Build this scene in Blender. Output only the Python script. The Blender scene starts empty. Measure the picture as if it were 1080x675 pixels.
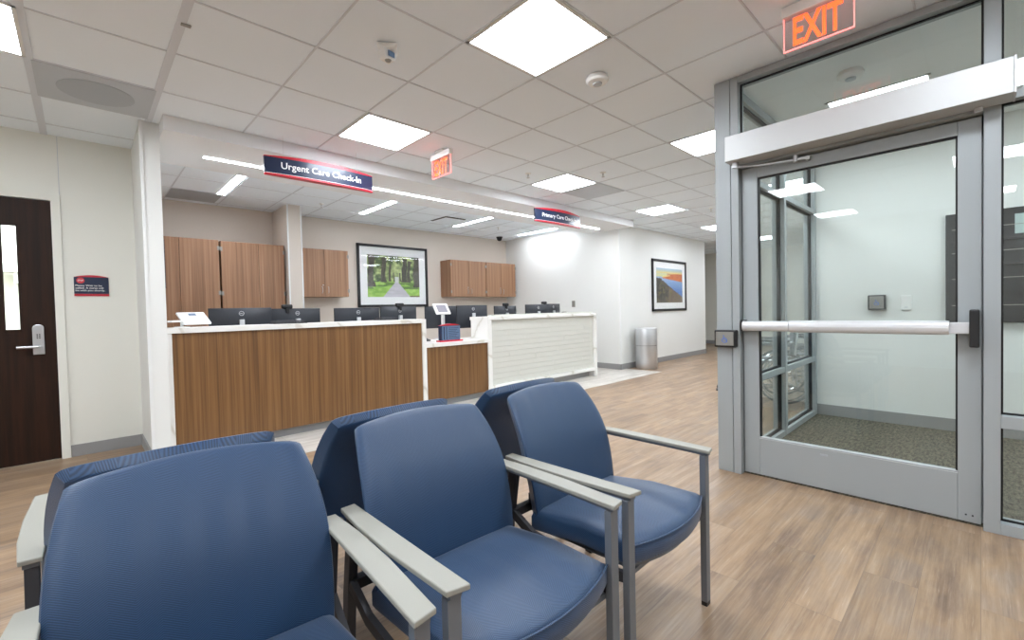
import bpy, bmesh, math, random
from mathutils import Vector, Matrix
random.seed(7)
sc = bpy.context.scene
COL = sc.collection
H, CEIL, GX, GY, T = 1.181, 2.736, 2.26039, 2.07551, 0.6096
RC = 2.81            # ceiling over the reception
PI = math.pi

# ------------------------------------------------------------ materials
def new_mat(name):
    m = bpy.data.materials.new(name); m.use_nodes = True
    nt = m.node_tree; b = nt.nodes['Principled BSDF']
    return m, nt, b
def srgb(r, g, b):
    f = lambda c: (c/255/12.92) if c/255 <= .04045 else ((c/255+.055)/1.055)**2.4
    return (f(r), f(g), f(b), 1)
def plain(name, rgb, rough=.5, metal=0, bump=0, bscale=80, spec=None, coat=0):
    m, nt, b = new_mat(name)
    b.inputs['Base Color'].default_value = srgb(*rgb)
    b.inputs['Roughness'].default_value = rough
    b.inputs['Metallic'].default_value = metal
    if spec is not None: b.inputs['Specular IOR Level'].default_value = spec
    b.inputs['Coat Weight'].default_value = coat
    n = nt.nodes.new('ShaderNodeTexNoise'); tc = nt.nodes.new('ShaderNodeTexCoord')
    nt.links.new(tc.outputs['Object'], n.inputs['Vector']); n.inputs['Scale'].default_value = bscale
    n.inputs['Detail'].default_value = 4
    if bump:
        bp = nt.nodes.new('ShaderNodeBump'); bp.inputs['Strength'].default_value = bump
        bp.inputs['Distance'].default_value = .002
        nt.links.new(n.outputs['Fac'], bp.inputs['Height']); nt.links.new(bp.outputs['Normal'], b.inputs['Normal'])
    mr = nt.nodes.new('ShaderNodeMapRange')
    mr.inputs['To Min'].default_value = max(0, rough-.04); mr.inputs['To Max'].default_value = min(1, rough+.04)
    nt.links.new(n.outputs['Fac'], mr.inputs['Value']); nt.links.new(mr.outputs['Result'], b.inputs['Roughness'])
    return m
def emit(name, rgb, s):
    m, nt, b = new_mat(name)
    b.inputs['Base Color'].default_value = srgb(*rgb)
    b.inputs['Emission Color'].default_value = srgb(*rgb); b.inputs['Emission Strength'].default_value = s
    b.inputs['Roughness'].default_value = .6
    return m
def mixrgb(nt, fac, a, b_, mode='MIX'):
    n = nt.nodes.new('ShaderNodeMix'); n.data_type = 'RGBA'; n.blend_type = mode
    for k, v in ((0, fac), (6, a), (7, b_)):
        if hasattr(v, 'is_linked') or isinstance(v, bpy.types.NodeSocket): nt.links.new(v, n.inputs[k])
        else: n.inputs[k].default_value = v
    return n.outputs[2]
def noise(nt, vec, scale, detail=3, rough=.5, mscale=(1, 1, 1), loc=(0, 0, 0)):
    mp = nt.nodes.new('ShaderNodeMapping'); mp.inputs['Scale'].default_value = mscale; mp.inputs['Location'].default_value = loc
    nt.links.new(vec, mp.inputs['Vector'])
    n = nt.nodes.new('ShaderNodeTexNoise'); n.inputs['Scale'].default_value = scale
    n.inputs['Detail'].default_value = detail; n.inputs['Roughness'].default_value = rough
    nt.links.new(mp.outputs['Vector'], n.inputs['Vector'])
    return n.outputs['Fac']
def ramp(nt, fac, stops):
    r = nt.nodes.new('ShaderNodeValToRGB'); e = r.color_ramp.elements
    while len(e) < len(stops): e.new(.5)
    for k, (p, c) in enumerate(stops): e[k].position = p; e[k].color = c if len(c) == 4 else srgb(*c)
    nt.links.new(fac, r.inputs['Fac']); return r.outputs['Color']
def wood(name, stops, mscale, fine=(1, 1, 1), rough=.42, lo=.35):
    """grain streaks stretched along the axis whose scale is small"""
    m, nt, b = new_mat(name)
    tc = nt.nodes.new('ShaderNodeTexCoord').outputs['Object']
    a = noise(nt, tc, 1, 4, .6, mscale)
    f = noise(nt, tc, 1, 3, .6, tuple(v*4.5 for v in mscale), (3, 1, 7))
    mth = nt.nodes.new('ShaderNodeMath'); mth.operation = 'MULTIPLY_ADD'
    nt.links.new(f, mth.inputs[0]); mth.inputs[1].default_value = .45
    nt.links.new(a, mth.inputs[2])
    sub = nt.nodes.new('ShaderNodeMath'); sub.operation = 'SUBTRACT'; nt.links.new(mth.outputs[0], sub.inputs[0]); sub.inputs[1].default_value = .225
    c = ramp(nt, sub.outputs[0], stops)
    nt.links.new(c, b.inputs['Base Color']); b.inputs['Roughness'].default_value = rough
    return m
M = {}
M['wall'] = plain('painted_wall', (229, 230, 227), .6, bump=.05, bscale=300)
M['wall_cream'] = plain('painted_wall_cream', (230, 230, 222), .6, bump=.05, bscale=300)
M['wall_taupe'] = plain('painted_wall_taupe', (212, 202, 191), .6, bump=.05, bscale=300)
M['corner'] = plain('corner_guard_white', (232, 233, 232), .4)
M['soffit'] = plain('painted_soffit', (231, 232, 233), .6)
M['tile_c'] = plain('ceiling_tile', (240, 248, 255), .9, bump=.25, bscale=500)
M['tee'] = plain('ceiling_tee_gap_shade', (216, 221, 228), .6)  # tone darkened to stand for the shadow gap along the tile edges
M['ves_c'] = plain('vestibule_ceiling_paint', (246, 248, 248), .8)
M['base'] = plain('rubber_baseboard', (150, 150, 150), .5)
M['carpet'], nt, b = new_mat('walk_off_carpet')
tc = nt.nodes.new('ShaderNodeTexCoord').outputs['Object']
n1 = noise(nt, tc, 1, 3, .7, (16, 55, 1)); n2 = noise(nt, tc, 1, 3, .8, (70, 18, 1), (4, 4, 4))
c1 = ramp(nt, n1, [(.35, (20, 18, 15)), (.65, (132, 126, 108))]); c2 = ramp(nt, n2, [(.35, (34, 32, 28)), (.65, (112, 107, 94))])
nt.links.new(mixrgb(nt, .5, c1, c2), b.inputs['Base Color']); b.inputs['Roughness'].default_value = .95

# wood plank floor, planks along X
M['floor'], nt, b = new_mat('vinyl_plank_floor')
tc = nt.nodes.new('ShaderNodeTexCoord').outputs['Object']
br = nt.nodes.new('ShaderNodeTexBrick'); nt.links.new(tc, br.inputs['Vector'])
br.inputs['Scale'].default_value = 1; br.inputs['Brick Width'].default_value = 1.22; br.inputs['Row Height'].default_value = .178
br.inputs['Mortar Size'].default_value = .0009; br.inputs['Mortar Smooth'].default_value = 0; br.offset = .37
br.inputs['Color1'].default_value = (0, 0, 0, 1); br.inputs['Color2'].default_value = (1, 1, 1, 1); br.inputs['Mortar'].default_value = (.5, .5, .5, 1)
sep = nt.nodes.new('ShaderNodeVectorMath'); sep.operation = 'MULTIPLY_ADD'
nt.links.new(br.outputs['Color'], sep.inputs[0]); sep.inputs[1].default_value = (7, 5, 3); nt.links.new(tc, sep.inputs[2])
g1 = noise(nt, sep.outputs[0], 1, 5, .65, (1.1, 13, 1)); g2 = noise(nt, sep.outputs[0], 1, 6, .7, (3, 75, 1), (2, 2, 2)); g3 = noise(nt, sep.outputs[0], 1, 4, .6, (2.2, 4.5, 1), (9, 1, 0)); g4 = noise(nt, sep.outputs[0], 1, 3, .6, (5, 130, 1), (5, 8, 2))
ca = ramp(nt, g1, [(.3, (92, 72, 58)), (.43, (138, 113, 91)), (.56, (170, 142, 114)), (.72, (194, 172, 148))])
cb = ramp(nt, g2, [(.32, (96, 82, 72)), (.5, (152, 130, 110)), (.68, (200, 184, 166))])
cc = ramp(nt, g3, [(.35, (120, 98, 84)), (.5, (176, 142, 104)), (.65, (148, 132, 120))])
mx = mixrgb(nt, .38, ca, cb); mx = mixrgb(nt, .33, mx, cc); mx = mixrgb(nt, ramp(nt, g4, [(.66, (0, 0, 0)), (.74, (150, 150, 150))]), mx, srgb(214, 200, 182))
tone = ramp(nt, br.outputs['Color'], [(0, (232, 232, 232)), (1, (255, 255, 255))])
mx = mixrgb(nt, 1.0, mx, tone, 'MULTIPLY')
mx = mixrgb(nt, br.outputs['Fac'], mx, srgb(128, 108, 90))
nt.links.new(mx, b.inputs['Base Color'])
b.inputs['Roughness'].default_value = .38; b.inputs['Specular IOR Level'].default_value = .4
bp = nt.nodes.new('ShaderNodeBump'); bp.inputs['Strength'].default_value = .12; bp.inputs['Distance'].default_value = .002
nt.links.new(g2, bp.inputs['Height']); nt.links.new(bp.outputs['Normal'], b.inputs['Normal'])

# pale plank tile in front of the desk
M['ftile'], nt, b = new_mat('pale_floor_tile')
tc = nt.nodes.new('ShaderNodeTexCoord').outputs['Object']
br = nt.nodes.new('ShaderNodeTexBrick'); nt.links.new(tc, br.inputs['Vector'])
br.inputs['Scale'].default_value = 1; br.inputs['Brick Width'].default_value = .9; br.inputs['Row Height'].default_value = .15
br.inputs['Mortar Size'].default_value = .002
g1 = noise(nt, tc, 1, 4, .6, (2, 10, 1))
nt.links.new(mixrgb(nt, br.outputs['Fac'], ramp(nt, g1, [(.3, (178, 171, 162)), (.7, (218, 213, 206))]), srgb(168, 162, 154)), b.inputs['Base Color'])
b.inputs['Roughness'].default_value = .35

M['lam'] = wood('walnut_laminate_vertical', [(.25, (84, 56, 32)), (.42, (108, 75, 42)), (.55, (126, 90, 53)), (.75, (142, 106, 66))], (30, 30, .3))
M['cab'] = wood('cabinet_laminate_vertical', [(.2, (118, 84, 60)), (.45, (148, 110, 82)), (.6, (163, 123, 93)), (.8, (175, 136, 106))], (30, 30, .35))
M['dark_wood'] = wood('dark_walnut_door', [(.2, (26, 12, 4)), (.45, (36, 18, 7)), (.6, (44, 23, 10)), (.8, (52, 28, 13))], (22, 22, .8), rough=.55)
M['dark_wood'].node_tree.nodes['Principled BSDF'].inputs['Specular IOR Level'].default_value = .25

# quartz with faint veins
M['quartz'], nt, b = new_mat('white_quartz')
tc = nt.nodes.new('ShaderNodeTexCoord').outputs['Object']
w = nt.nodes.new('ShaderNodeTexWave'); w.wave_type = 'BANDS'; w.bands_direction = 'DIAGONAL'; w.inputs['Scale'].default_value = .9
w.inputs['Distortion'].default_value = 9; w.inputs['Detail'].default_value = 4; w.inputs['Detail Scale'].default_value = 1.3
nt.links.new(tc, w.inputs['Vector'])
nt.links.new(ramp(nt, w.outputs['Fac'], [(0, (212, 208, 199)), (.03, (230, 229, 224)), (.2, (235, 234, 230)), (1, (237, 236, 233))]), b.inputs['Base Color'])
b.inputs['Roughness'].default_value = .3
M['tile_w'] = plain('white_relief_tile', (207, 207, 199), .45)
M['alu'] = plain('anodised_aluminium', (162, 168, 170), .45, .1, bump=.02)
M['alu_light'] = plain('clear_aluminium_cover', (196, 198, 198), .42, .15)
M['bar'] = plain('satin_push_bar', (214, 215, 217), .35, .25)
M['steel'] = plain('brushed_steel', (206, 207, 209), .3, .75)
M['black'] = plain('black_plastic', (22, 22, 24), .45)
M['gasket'] = plain('black_gasket', (10, 10, 11), .6)
M['monitor'] = plain('charcoal_monitor_shell', (42, 45, 52), .35)
M['silver'] = plain('silver_plastic', (205, 206, 208), .4, .1)
M['white_p'] = plain('white_plastic', (236, 236, 234), .45)
M['grey_p'] = plain('grey_metal_grille', (192, 198, 204), .5)
M['grey_d'] = plain('grey_metal_grille_dark', (172, 178, 184), .5)
M['navy'] = plain('navy_sign_face', (22, 38, 68), .3, coat=.2)
M['red'] = plain('red_sign_edge', (190, 28, 50), .35)
M['red_stop'] = plain('red_stop_mark', (205, 60, 70), .4)
M['white'] = plain('white_lettering', (240, 240, 240), .5)
M['blue_l'] = plain('blue_symbol', (88, 118, 190), .5)
M['slate'] = plain('slate_blue_face', (92, 116, 146), .4)
M['plate'] = plain('brushed_plate', (150, 148, 142), .4, .5)
M['arm'] = plain('beige_arm_cap', (150, 149, 140), .5, bump=.08, bscale=400)
M['frame'] = plain('grey_powder_coated_steel', (116, 121, 128), .45, .35)
M['frame_d'] = plain('dark_powder_coated_steel', (62, 62, 66), .5, .2)
M['picframe'] = plain('black_picture_frame', (18, 18, 20), .35)
M['mat_w'] = plain('white_picture_mat', (250, 250, 250), .7)
M['lamp'] = emit('light_diffuser', (240, 247, 255), 9.5)
M['lamp_r'] = emit('linear_light_diffuser', (242, 247, 255), 15.0)
M['lamp_s'] = emit('light_bar_diffuser', (242, 247, 255), 14.0)
M['lamp_v'] = emit('vestibule_light_diffuser', (238, 248, 255), 5.0)
M['exit'] = emit('exit_letters_red', (255, 84, 40), .75)
M['exit_edge'] = emit('exit_panel_edge_glow', (255, 120, 115), .7)
M['card'] = plain('pale_green_card', (170, 188, 186), .5)
M['screen'] = plain('grey_tablet_screen', (140, 138, 148), .25)
M['tire'] = plain('grey_rubber_tyre', (66, 66, 68), .7)
M['chrome'] = plain('chrome', (200, 202, 205), .12, 1)
M['seat_n'] = plain('navy_vinyl', (30, 34, 46), .5)

# woven blue fabric
M['fabric'], nt, b = new_mat('blue_herringbone_fabric')
tc = nt.nodes.new('ShaderNodeTexCoord').outputs['Object']
w1 = nt.nodes.new('ShaderNodeTexWave'); w1.wave_type = 'BANDS'; w1.bands_direction = 'X'; w1.inputs['Scale'].default_value = 22
nt.links.new(tc, w1.inputs['Vector'])
mp = nt.nodes.new('ShaderNodeMapping'); nt.links.new(tc, mp.inputs['Vector'])
sx = nt.nodes.new('ShaderNodeSeparateXYZ'); nt.links.new(tc, sx.inputs['Vector'])
pp = nt.nodes.new('ShaderNodeMath'); pp.operation = 'PINGPONG'; nt.links.new(sx.outputs['X'], pp.inputs[0]); pp.inputs[1].default_value = .042
ad = nt.nodes.new('ShaderNodeMath'); ad.operation = 'MULTIPLY_ADD'; nt.links.new(pp.outputs[0], ad.inputs[0]); ad.inputs[1].default_value = .7
ys = nt.nodes.new('ShaderNodeMath'); ys.operation = 'ADD'; nt.links.new(sx.outputs['Y'], ys.inputs[0]); nt.links.new(sx.outputs['Z'], ys.inputs[1])
nt.links.new(ys.outputs[0], ad.inputs[2])
sn = nt.nodes.new('ShaderNodeMath'); sn.operation = 'MULTIPLY'; nt.links.new(ad.outputs[0], sn.inputs[0]); sn.inputs[1].default_value = 1150
si = nt.nodes.new('ShaderNodeMath'); si.operation = 'SINE'; nt.links.new(sn.outputs[0], si.inputs[0])
nz = noise(nt, tc, 420, 2)
hm = nt.nodes.new('ShaderNodeMath'); hm.operation = 'MULTIPLY_ADD'; nt.links.new(nz, hm.inputs[0]); hm.inputs[1].default_value = .8; nt.links.new(si.outputs[0], hm.inputs[2])
mr = nt.nodes.new('ShaderNodeMapRange'); nt.links.new(hm.outputs[0], mr.inputs['Value']); mr.inputs['From Min'].default_value = -1; mr.inputs['From Max'].default_value = 1.8
nt.links.new(ramp(nt, mr.outputs[0], [(.1, (18, 43, 72)), (.9, (42, 75, 112))]), b.inputs['Base Color'])
bp = nt.nodes.new('ShaderNodeBump'); bp.inputs['Strength'].default_value = .35; bp.inputs['Distance'].default_value = .001
nt.links.new(mr.outputs[0], bp.inputs['Height']); nt.links.new(bp.outputs['Normal'], b.inputs['Normal'])
b.inputs['Roughness'].default_value = .42; b.inputs['Specular IOR Level'].default_value = .5; b.inputs['Sheen Weight'].default_value = .15

# glass: clear with mirror-like reflection growing at grazing angles
def glass(name, tint, r0=.05):
    m = bpy.data.materials.new(name); m.use_nodes = True; nt = m.node_tree
    nt.nodes.clear()
    out = nt.nodes.new('ShaderNodeOutputMaterial'); tr = nt.nodes.new('ShaderNodeBsdfTransparent'); gl = nt.nodes.new('ShaderNodeBsdfGlossy')
    tr.inputs['Color'].default_value = tint; gl.inputs['Roughness'].default_value = 0.0
    lw = nt.nodes.new('ShaderNodeLayerWeight'); lw.inputs['Blend'].default_value = .5
    p = nt.nodes.new('ShaderNodeMath'); p.operation = 'POWER'; nt.links.new(lw.outputs['Facing'], p.inputs[0]); p.inputs[1].default_value = 5
    q = nt.nodes.new('ShaderNodeMath'); q.operation = 'MULTIPLY_ADD'; nt.links.new(p.outputs[0], q.inputs[0]); q.inputs[1].default_value = 1-r0; q.inputs[2].default_value = r0
    mx = nt.nodes.new('ShaderNodeMixShader'); nt.links.new(q.outputs[0], mx.inputs[0]); nt.links.new(tr.outputs[0], mx.inputs[1]); nt.links.new(gl.outputs[0], mx.inputs[2])
    nt.links.new(mx.outputs[0], out.inputs['Surface'])
    return m
M['glass'] = glass('clear_glazing', (.95, .975, .965, 1))
M['pic_glass'] = glass('picture_glazing', (.985, .99, .99, 1), .025)
M['acrylic'] = glass('clear_pink_acrylic', (.97, .88, .89, 1), .05)
M['vcol'] = bpy.data.materials.new('printed_picture'); M['vcol'].use_nodes = True
nt = M['vcol'].node_tree; at = nt.nodes.new('ShaderNodeAttribute'); at.attribute_name = 'Col'
nt.links.new(at.outputs['Color'], nt.nodes['Principled BSDF'].inputs['Base Color']); nt.nodes['Principled BSDF'].inputs['Roughness'].default_value = .5

# ------------------------------------------------------------ mesh helpers
class MB:
    def __init__(s): s.bm = bmesh.new()
    def box(s, x0, x1, y0, y1, z0, z1, mat=None):
        x0, x1 = min(x0, x1), max(x0, x1); y0, y1 = min(y0, y1), max(y0, y1); z0, z1 = min(z0, z1), max(z0, z1)
        v = [s.bm.verts.new(c) for c in ((x0,y0,z0),(x1,y0,z0),(x1,y1,z0),(x0,y1,z0),(x0,y0,z1),(x1,y0,z1),(x1,y1,z1),(x0,y1,z1))]
        if mat is not None:
            for a in v: a.co = mat @ a.co
        for f in ((0,3,2,1),(4,5,6,7),(0,1,5,4),(1,2,6,5),(2,3,7,6),(3,0,4,7)): s.bm.faces.new([v[i] for i in f])
        return s
    def prism(s, pts, off):
        """closed polygon pts (3D) extruded by vector off"""
        off = Vector(off); a = [s.bm.verts.new(p) for p in pts]; b = [s.bm.verts.new(Vector(p)+off) for p in pts]
        n = len(pts)
        s.bm.faces.new(a[::-1]); s.bm.faces.new(b)
        for i in range(n): s.bm.faces.new((a[i], a[(i+1) % n], b[(i+1) % n], b[i]))
        return s
    def tube(s, pts, r, n=12, cap=True, sx=1, up=None):
        pts = [Vector(p) for p in pts]; rings = []
        rr = r if isinstance(r, (list, tuple)) else [r]*len(pts)
        prev = None
        for i, p in enumerate(pts):
            d = (pts[min(i+1, len(pts)-1)]-pts[max(i-1, 0)]).normalized()
            if prev is None:
                u = Vector(up) if up else (Vector((0,0,1)) if abs(d.z) < .9 else Vector((1,0,0)))
            else: u = prev
            u = (u-d*u.dot(d)).normalized(); prev = u; w = d.cross(u)
            rings.append([s.bm.verts.new(p+u*math.cos(2*PI*k/n)*rr[i]+w*math.sin(2*PI*k/n)*rr[i]*sx) for k in range(n)])
        for a, b in zip(rings, rings[1:]):
            for k in range(n): s.bm.faces.new((a[k], a[(k+1) % n], b[(k+1) % n], b[k]))
        if cap: s.bm.faces.new(rings[0][::-1]); s.bm.faces.new(rings[-1])
        return s
    def rectbar(s, pts, w, h, up=(0,0,1)):
        """rectangular section swept along pts; w across, h along up"""
        pts = [Vector(p) for p in pts]; rings = []
        for i, p in enumerate(pts):
            d = (pts[min(i+1, len(pts)-1)]-pts[max(i-1, 0)]).normalized(); u = Vector(up); u = (u-d*u.dot(d)).normalized(); x = d.cross(u)
            rings.append([s.bm.verts.new(p+u*a*h/2+x*b*w/2) for a, b in ((-1,-1),(-1,1),(1,1),(1,-1))])
        for a, b in zip(rings, rings[1:]):
            for k in range(4): s.bm.faces.new((a[k], a[(k+1) % 4], b[(k+1) % 4], b[k]))
        s.bm.faces.new(rings[0][::-1]); s.bm.faces.new(rings[-1]); return s
    def lathe(s, prof, c=(0,0,0), axis='z', n=32, half=False):
        c = Vector(c); rings = []
        for r, h in prof:
            ring = []
            for k in range(n):
                a = 2*PI*k/n; x, y = r*math.cos(a), r*math.sin(a)
                p = {'z': (x, y, h), 'x': (h, x, y), 'y': (x, h, y)}[axis]
                ring.append(s.bm.verts.new(c+Vector(p)))
            rings.append(ring)
        for a, b in zip(rings, rings[1:]):
            for k in range(n): s.bm.faces.new((a[k], a[(k+1) % n], b[(k+1) % n], b[k]))
        s.bm.faces.new(rings[0][::-1]); s.bm.faces.new(rings[-1]); return s
    def torus(s, c, R, r, axis='x', n=36, m=8):
        c = Vector(c); rings = []
        for i in range(n):
            a = 2*PI*i/n; ring = []
            for j in range(m):
                b = 2*PI*j/m; q = R+r*math.cos(b); t = r*math.sin(b); u, v = q*math.cos(a), q*math.sin(a)
                ring.append(s.bm.verts.new(c+Vector({'x': (t, u, v), 'y': (u, t, v), 'z': (u, v, t)}[axis])))
            rings.append(ring)
        for i in range(n):
            a, b = rings[i], rings[(i+1) % n]
            for j in range(m): s.bm.faces.new((a[j], a[(j+1) % m], b[(j+1) % m], b[j]))
        return s
    def build(s, name, mat, parent=None, bevel=0, smooth=False, seg=2, kind=None):
        bmesh.ops.recalc_face_normals(s.bm, faces=s.bm.faces)
        me = bpy.data.meshes.new(name); s.bm.to_mesh(me); s.bm.free()
        o = bpy.data.objects.new(name, me); COL.objects.link(o)
        me.materials.append(M[mat] if isinstance(mat, str) else mat)
        if parent: o.parent = parent
        if smooth:
            for p in me.polygons: p.use_smooth = True
            try: me.set_sharp_from_angle(angle=math.radians(35))
            except Exception: pass
        if bevel:
            bv = o.modifiers.new('bevel', 'BEVEL'); bv.width = bevel; bv.segments = seg; bv.limit_method = 'ANGLE'; bv.angle_limit = math.radians(40)
        if kind: o['kind'] = kind
        return o
def bx(*a): return MB().box(*a)
def thing(name, label, cat, loc=(0,0,0), rz=0, group=None):
    o = bpy.data.objects.new(name, None); COL.objects.link(o); o.location = loc; o.rotation_euler = (0, 0, rz)
    o.empty_display_size = .1
    o['label'] = label; o['category'] = cat
    if group: o['group'] = group
    return o
def tag(o, label, cat, group=None):
    o['label'] = label; o['category'] = cat
    if group: o['group'] = group
    return o
def struct(mb, name, mat, **k): return mb.build(name, mat, kind='structure', **k)
def copy_tree(o, parent=None):
    c = o.copy(); COL.objects.link(c)
    if parent: c.parent = parent
    for ch in list(o.children):
        copy_tree(ch, c)
    return c
def text(name, s, width, height, mat, parent, origin, xdir, ydir, depth=.0015, bold=0, align='C'):
    """lettering centred at origin, fitted to width x height, lying in the plane xdir, ydir"""
    cu = bpy.data.curves.new(name, 'FONT'); cu.body = s; cu.size = 1; cu.extrude = .0; cu.offset = bold; cu.resolution_u = 3
    to = bpy.data.objects.new(name, cu); COL.objects.link(to)
    dg = bpy.context.evaluated_depsgraph_get(); dg.update()
    me = bpy.data.meshes.new_from_object(to.evaluated_get(dg)); bpy.data.objects.remove(to); me.name = name
    xs = [v.co.x for v in me.vertices]; ys = [v.co.y for v in me.vertices]
    cx, cy = (min(xs)+max(xs))/2, (min(ys)+max(ys))/2; kx, ky = width/(max(xs)-min(xs)), height/(max(ys)-min(ys))
    X, Y, O = Vector(xdir), Vector(ydir), Vector(origin); Nn = X.cross(Y)
    bm = bmesh.new(); bm.from_mesh(me)
    for v in bm.verts: v.co = O+X*(v.co.x-cx)*kx+Y*(v.co.y-cy)*ky+Nn*depth
    bm.to_mesh(me); bm.free(); me.materials.clear(); me.materials.append(M[mat])
    o = bpy.data.objects.new(name, me); COL.objects.link(o); o.parent = parent
    return o
EX, EY, EZ = (1,0,0), (0,1,0), (0,0,1); NY = (0,-1,0)

# ------------------------------------------------------------ setting: floors
struct(bx(-4.2, 14.2, -5.2, 8.2, -.1, 0), 'floor', 'floor')
struct(bx(.38, 7.5, 3.98, 7.8, 0.0, .003), 'floor_tiled', 'ftile')
struct(bx(3.33, 5.62, -2.6, 1.2, 0, .006), 'floor_carpet', 'carpet')

# walls
WY = 5.42
w = MB(); w.box(-4, -1.15, WY, WY+.12, 0, 2.75).box(-1.15, -.10, WY, WY+.12, 2.24, 2.75).box(-.10, .44, WY, WY+.12, 0, 2.75)
struct(w, 'wall_left', 'wall_cream')
struct(bx(-.104, -.1005, WY-.001, WY+.01, 2.24, 2.735), 'trim_1', 'grey_p')
struct(bx(.38, .50, 4.58, WY+.12, 0, 2.9), 'wall_return', 'wall')
struct(bx(.372, .392, 4.568, 4.60, 0, 2.735), 'trim_2', 'corner')
struct(bx(.38, .50, WY+.12, 7.92, 0, 2.95), 'wall_reception_left', 'wall_taupe')
struct(bx(.38, 7.5, 7.8, 7.92, 0, 2.95), 'wall_back', 'wall_taupe')
struct(bx(7.32, 11.1, 4.7, 8.1, 0, 2.95), 'wall_picture', 'wall')
struct(bx(7.312, 7.335, 4.692, 4.715, 0, 2.735), 'trim_3', 'corner')
struct(bx(13.9, 14.1, 1, 8.2, 0, 2.95), 'wall_far', 'wall_cream')
struct(bx(11.1, 14, 8.0, 8.2, 0, 2.95), 'wall_corridor', 'wall_cream')
struct(bx(-4.2, -4, -5.2, 6, 0, 2.95), 'wall_west', 'wall')
struct(bx(-4.2, 3.4, -5.2, -5, 0, 2.95), 'wall_south', 'wall')
struct(bx(3.28, 3.40, -5, -1.5, 0, 2.95), 'wall_entry', 'wall')
struct(bx(5.6, 5.75, -2.75, 1.3, 0, 2.95), 'wall_vestibule', 'wall')
struct(MB().box(3.4, 3.6, -2.75, -2.6, 0, 2.95).box(5.4, 5.6, -2.75, -2.6, 0, 2.95).box(3.6, 5.4, -2.75, -2.6, 2.5, 2.95).box(3.6, 5.4, -2.75, -2.6, 0, .1), 'wall_vestibule_end', 'wall')
W3 = struct(MB().box(3.6, 3.66, -2.72, -2.64, .1, 2.5).box(5.34, 5.4, -2.72, -2.64, .1, 2.5).box(4.46, 4.54, -2.72, -2.64, .1, 2.5).box(3.66, 5.34, -2.72, -2.64, .1, .2).box(3.66, 5.34, -2.72, -2.64, 2.42, 2.5), 'window_3_added', 'alu')  # unseen glazing, added to let daylight into the vestibule
for xa, xb in ((3.66, 4.46), (4.54, 5.34)): bx(xa, xb, -2.683, -2.677, .2, 2.42).build('pane', 'glass', W3)
struct(bx(5.75, 14, 1.0, 1.15, 0, 2.95), 'wall_lobby', 'wall')
# pilaster in the reception
struct(bx(2.24, 2.43, 7.08, 7.81, 0, 2.85), 'wall_pilaster', 'wall_taupe')
p = MB(); p.box(2.232, 2.25, 7.072, 7.09, 0, 2.81).box(2.42, 2.438, 7.072, 7.09, 0, 2.81); struct(p, 'trim_4', 'corner')
# baseboards
struct(bx(-.10, .38, WY-.012, WY, 0, .10), 'baseboard_left', 'base')
struct(bx(-4, -1.17, WY-.012, WY, 0, .10), 'baseboard_far_left', 'base')
struct(bx(.368, .38, 4.58, WY, 0, .10), 'baseboard_return', 'base')
struct(bx(7.308, 7.32, 4.688, 7.8, 0, .105), 'baseboard_reception', 'base')
struct(bx(7.308, 11.11, 4.688, 4.7, 0, .105), 'baseboard_picture', 'base')
struct(bx(13.888, 13.9, 1.15, 8, 0, .105), 'baseboard_far', 'base')
struct(bx(5.588, 5.6, -2.6, 1.2, .006, .115), 'baseboard_vestibule', 'base')
# soffit beam over the desk
struct(bx(.50, 7.24, 4.34, 5.29, 2.625, 2.9), 'wall_soffit', 'soffit')
# ceilings
c = MB(); ct = CEIL+.004
c.box(-4.2, .50, -5.2, WY+.12, ct, ct+.1).box(.50, 7.32, -5.2, 4.4, ct, ct+.1).box(7.33, 14.2, -5.2, 4.75, ct, ct+.1).box(11.05, 14.2, 4.75, 8.2, ct, ct+.1).box(7.2, 7.34, 4.3, 4.72, ct, ct+.1)
struct(c, 'ceiling', 'tile_c')
def segs(lo, hi, holes):
    out = [(lo, hi)]
    for a, b in holes:
        nx = []
        for p, q in out:
            if b <= p or a >= q: nx.append((p, q)); continue
            if p < a: nx.append((p, a))
            if b < q: nx.append((b, q))
        out = nx
    return out
g = MB()
for i in range(-10, 20):
    x = GX+T*i; wd = .022 if i in (-3, -4) else .0055
    top = 4.34 if .5 < x < 7.3 else (WY if x < .5 else 8.0)
    if x < 7.35 and x > 7.24: top = 4.7
    hole = [(-2.6, 1.30)] if 3.27 < x < 5.75 else ([(-5.2, 1.1)] if x > 5.75 else [])
    if x > 7.32: hole.append((4.7, 8.1)) if x < 11.1 else None
    for a, b_ in segs(-5, top, hole): g.box(x-wd, x+wd, a, b_, CEIL-.001, ct+.01)
for j in range(-11, 10):
    y = GY+T*j
    x0, x1 = -4, 14
    holes = []
    if y > 4.34: holes.append((.38, 11.1) if y > 4.7 else (.38, 7.24))
    if y > WY: holes.append((-4, .5))
    if y < 1.3: holes.append((3.27, 14))
    for a, b_ in segs(x0, x1, holes): g.box(a, b_, y-.0052, y+.0052, CEIL-.0012, ct+.01)
struct(g, 'ceiling_grid', 'tee')
struct(bx(.49, 7.33, 5.2, 7.82, RC+.004, RC+.1), 'ceiling_reception', 'tile_c')
g = MB(); x = .865
while x < 7.3: g.box(x-.006, x+.006, 5.25, 7.8, RC-.001, RC+.01); x += .62
for y in (5.80, 6.415, 7.025, 7.635): g.box(.5, 7.32, y-.006, y+.006, RC-.0012, RC+.01)
struct(g, 'ceiling_grid_reception', 'tee')
struct(bx(3.30, 5.62, -2.62, 1.30, 2.725, 2.734), 'ceiling_vestibule', 'ves_c')

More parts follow.
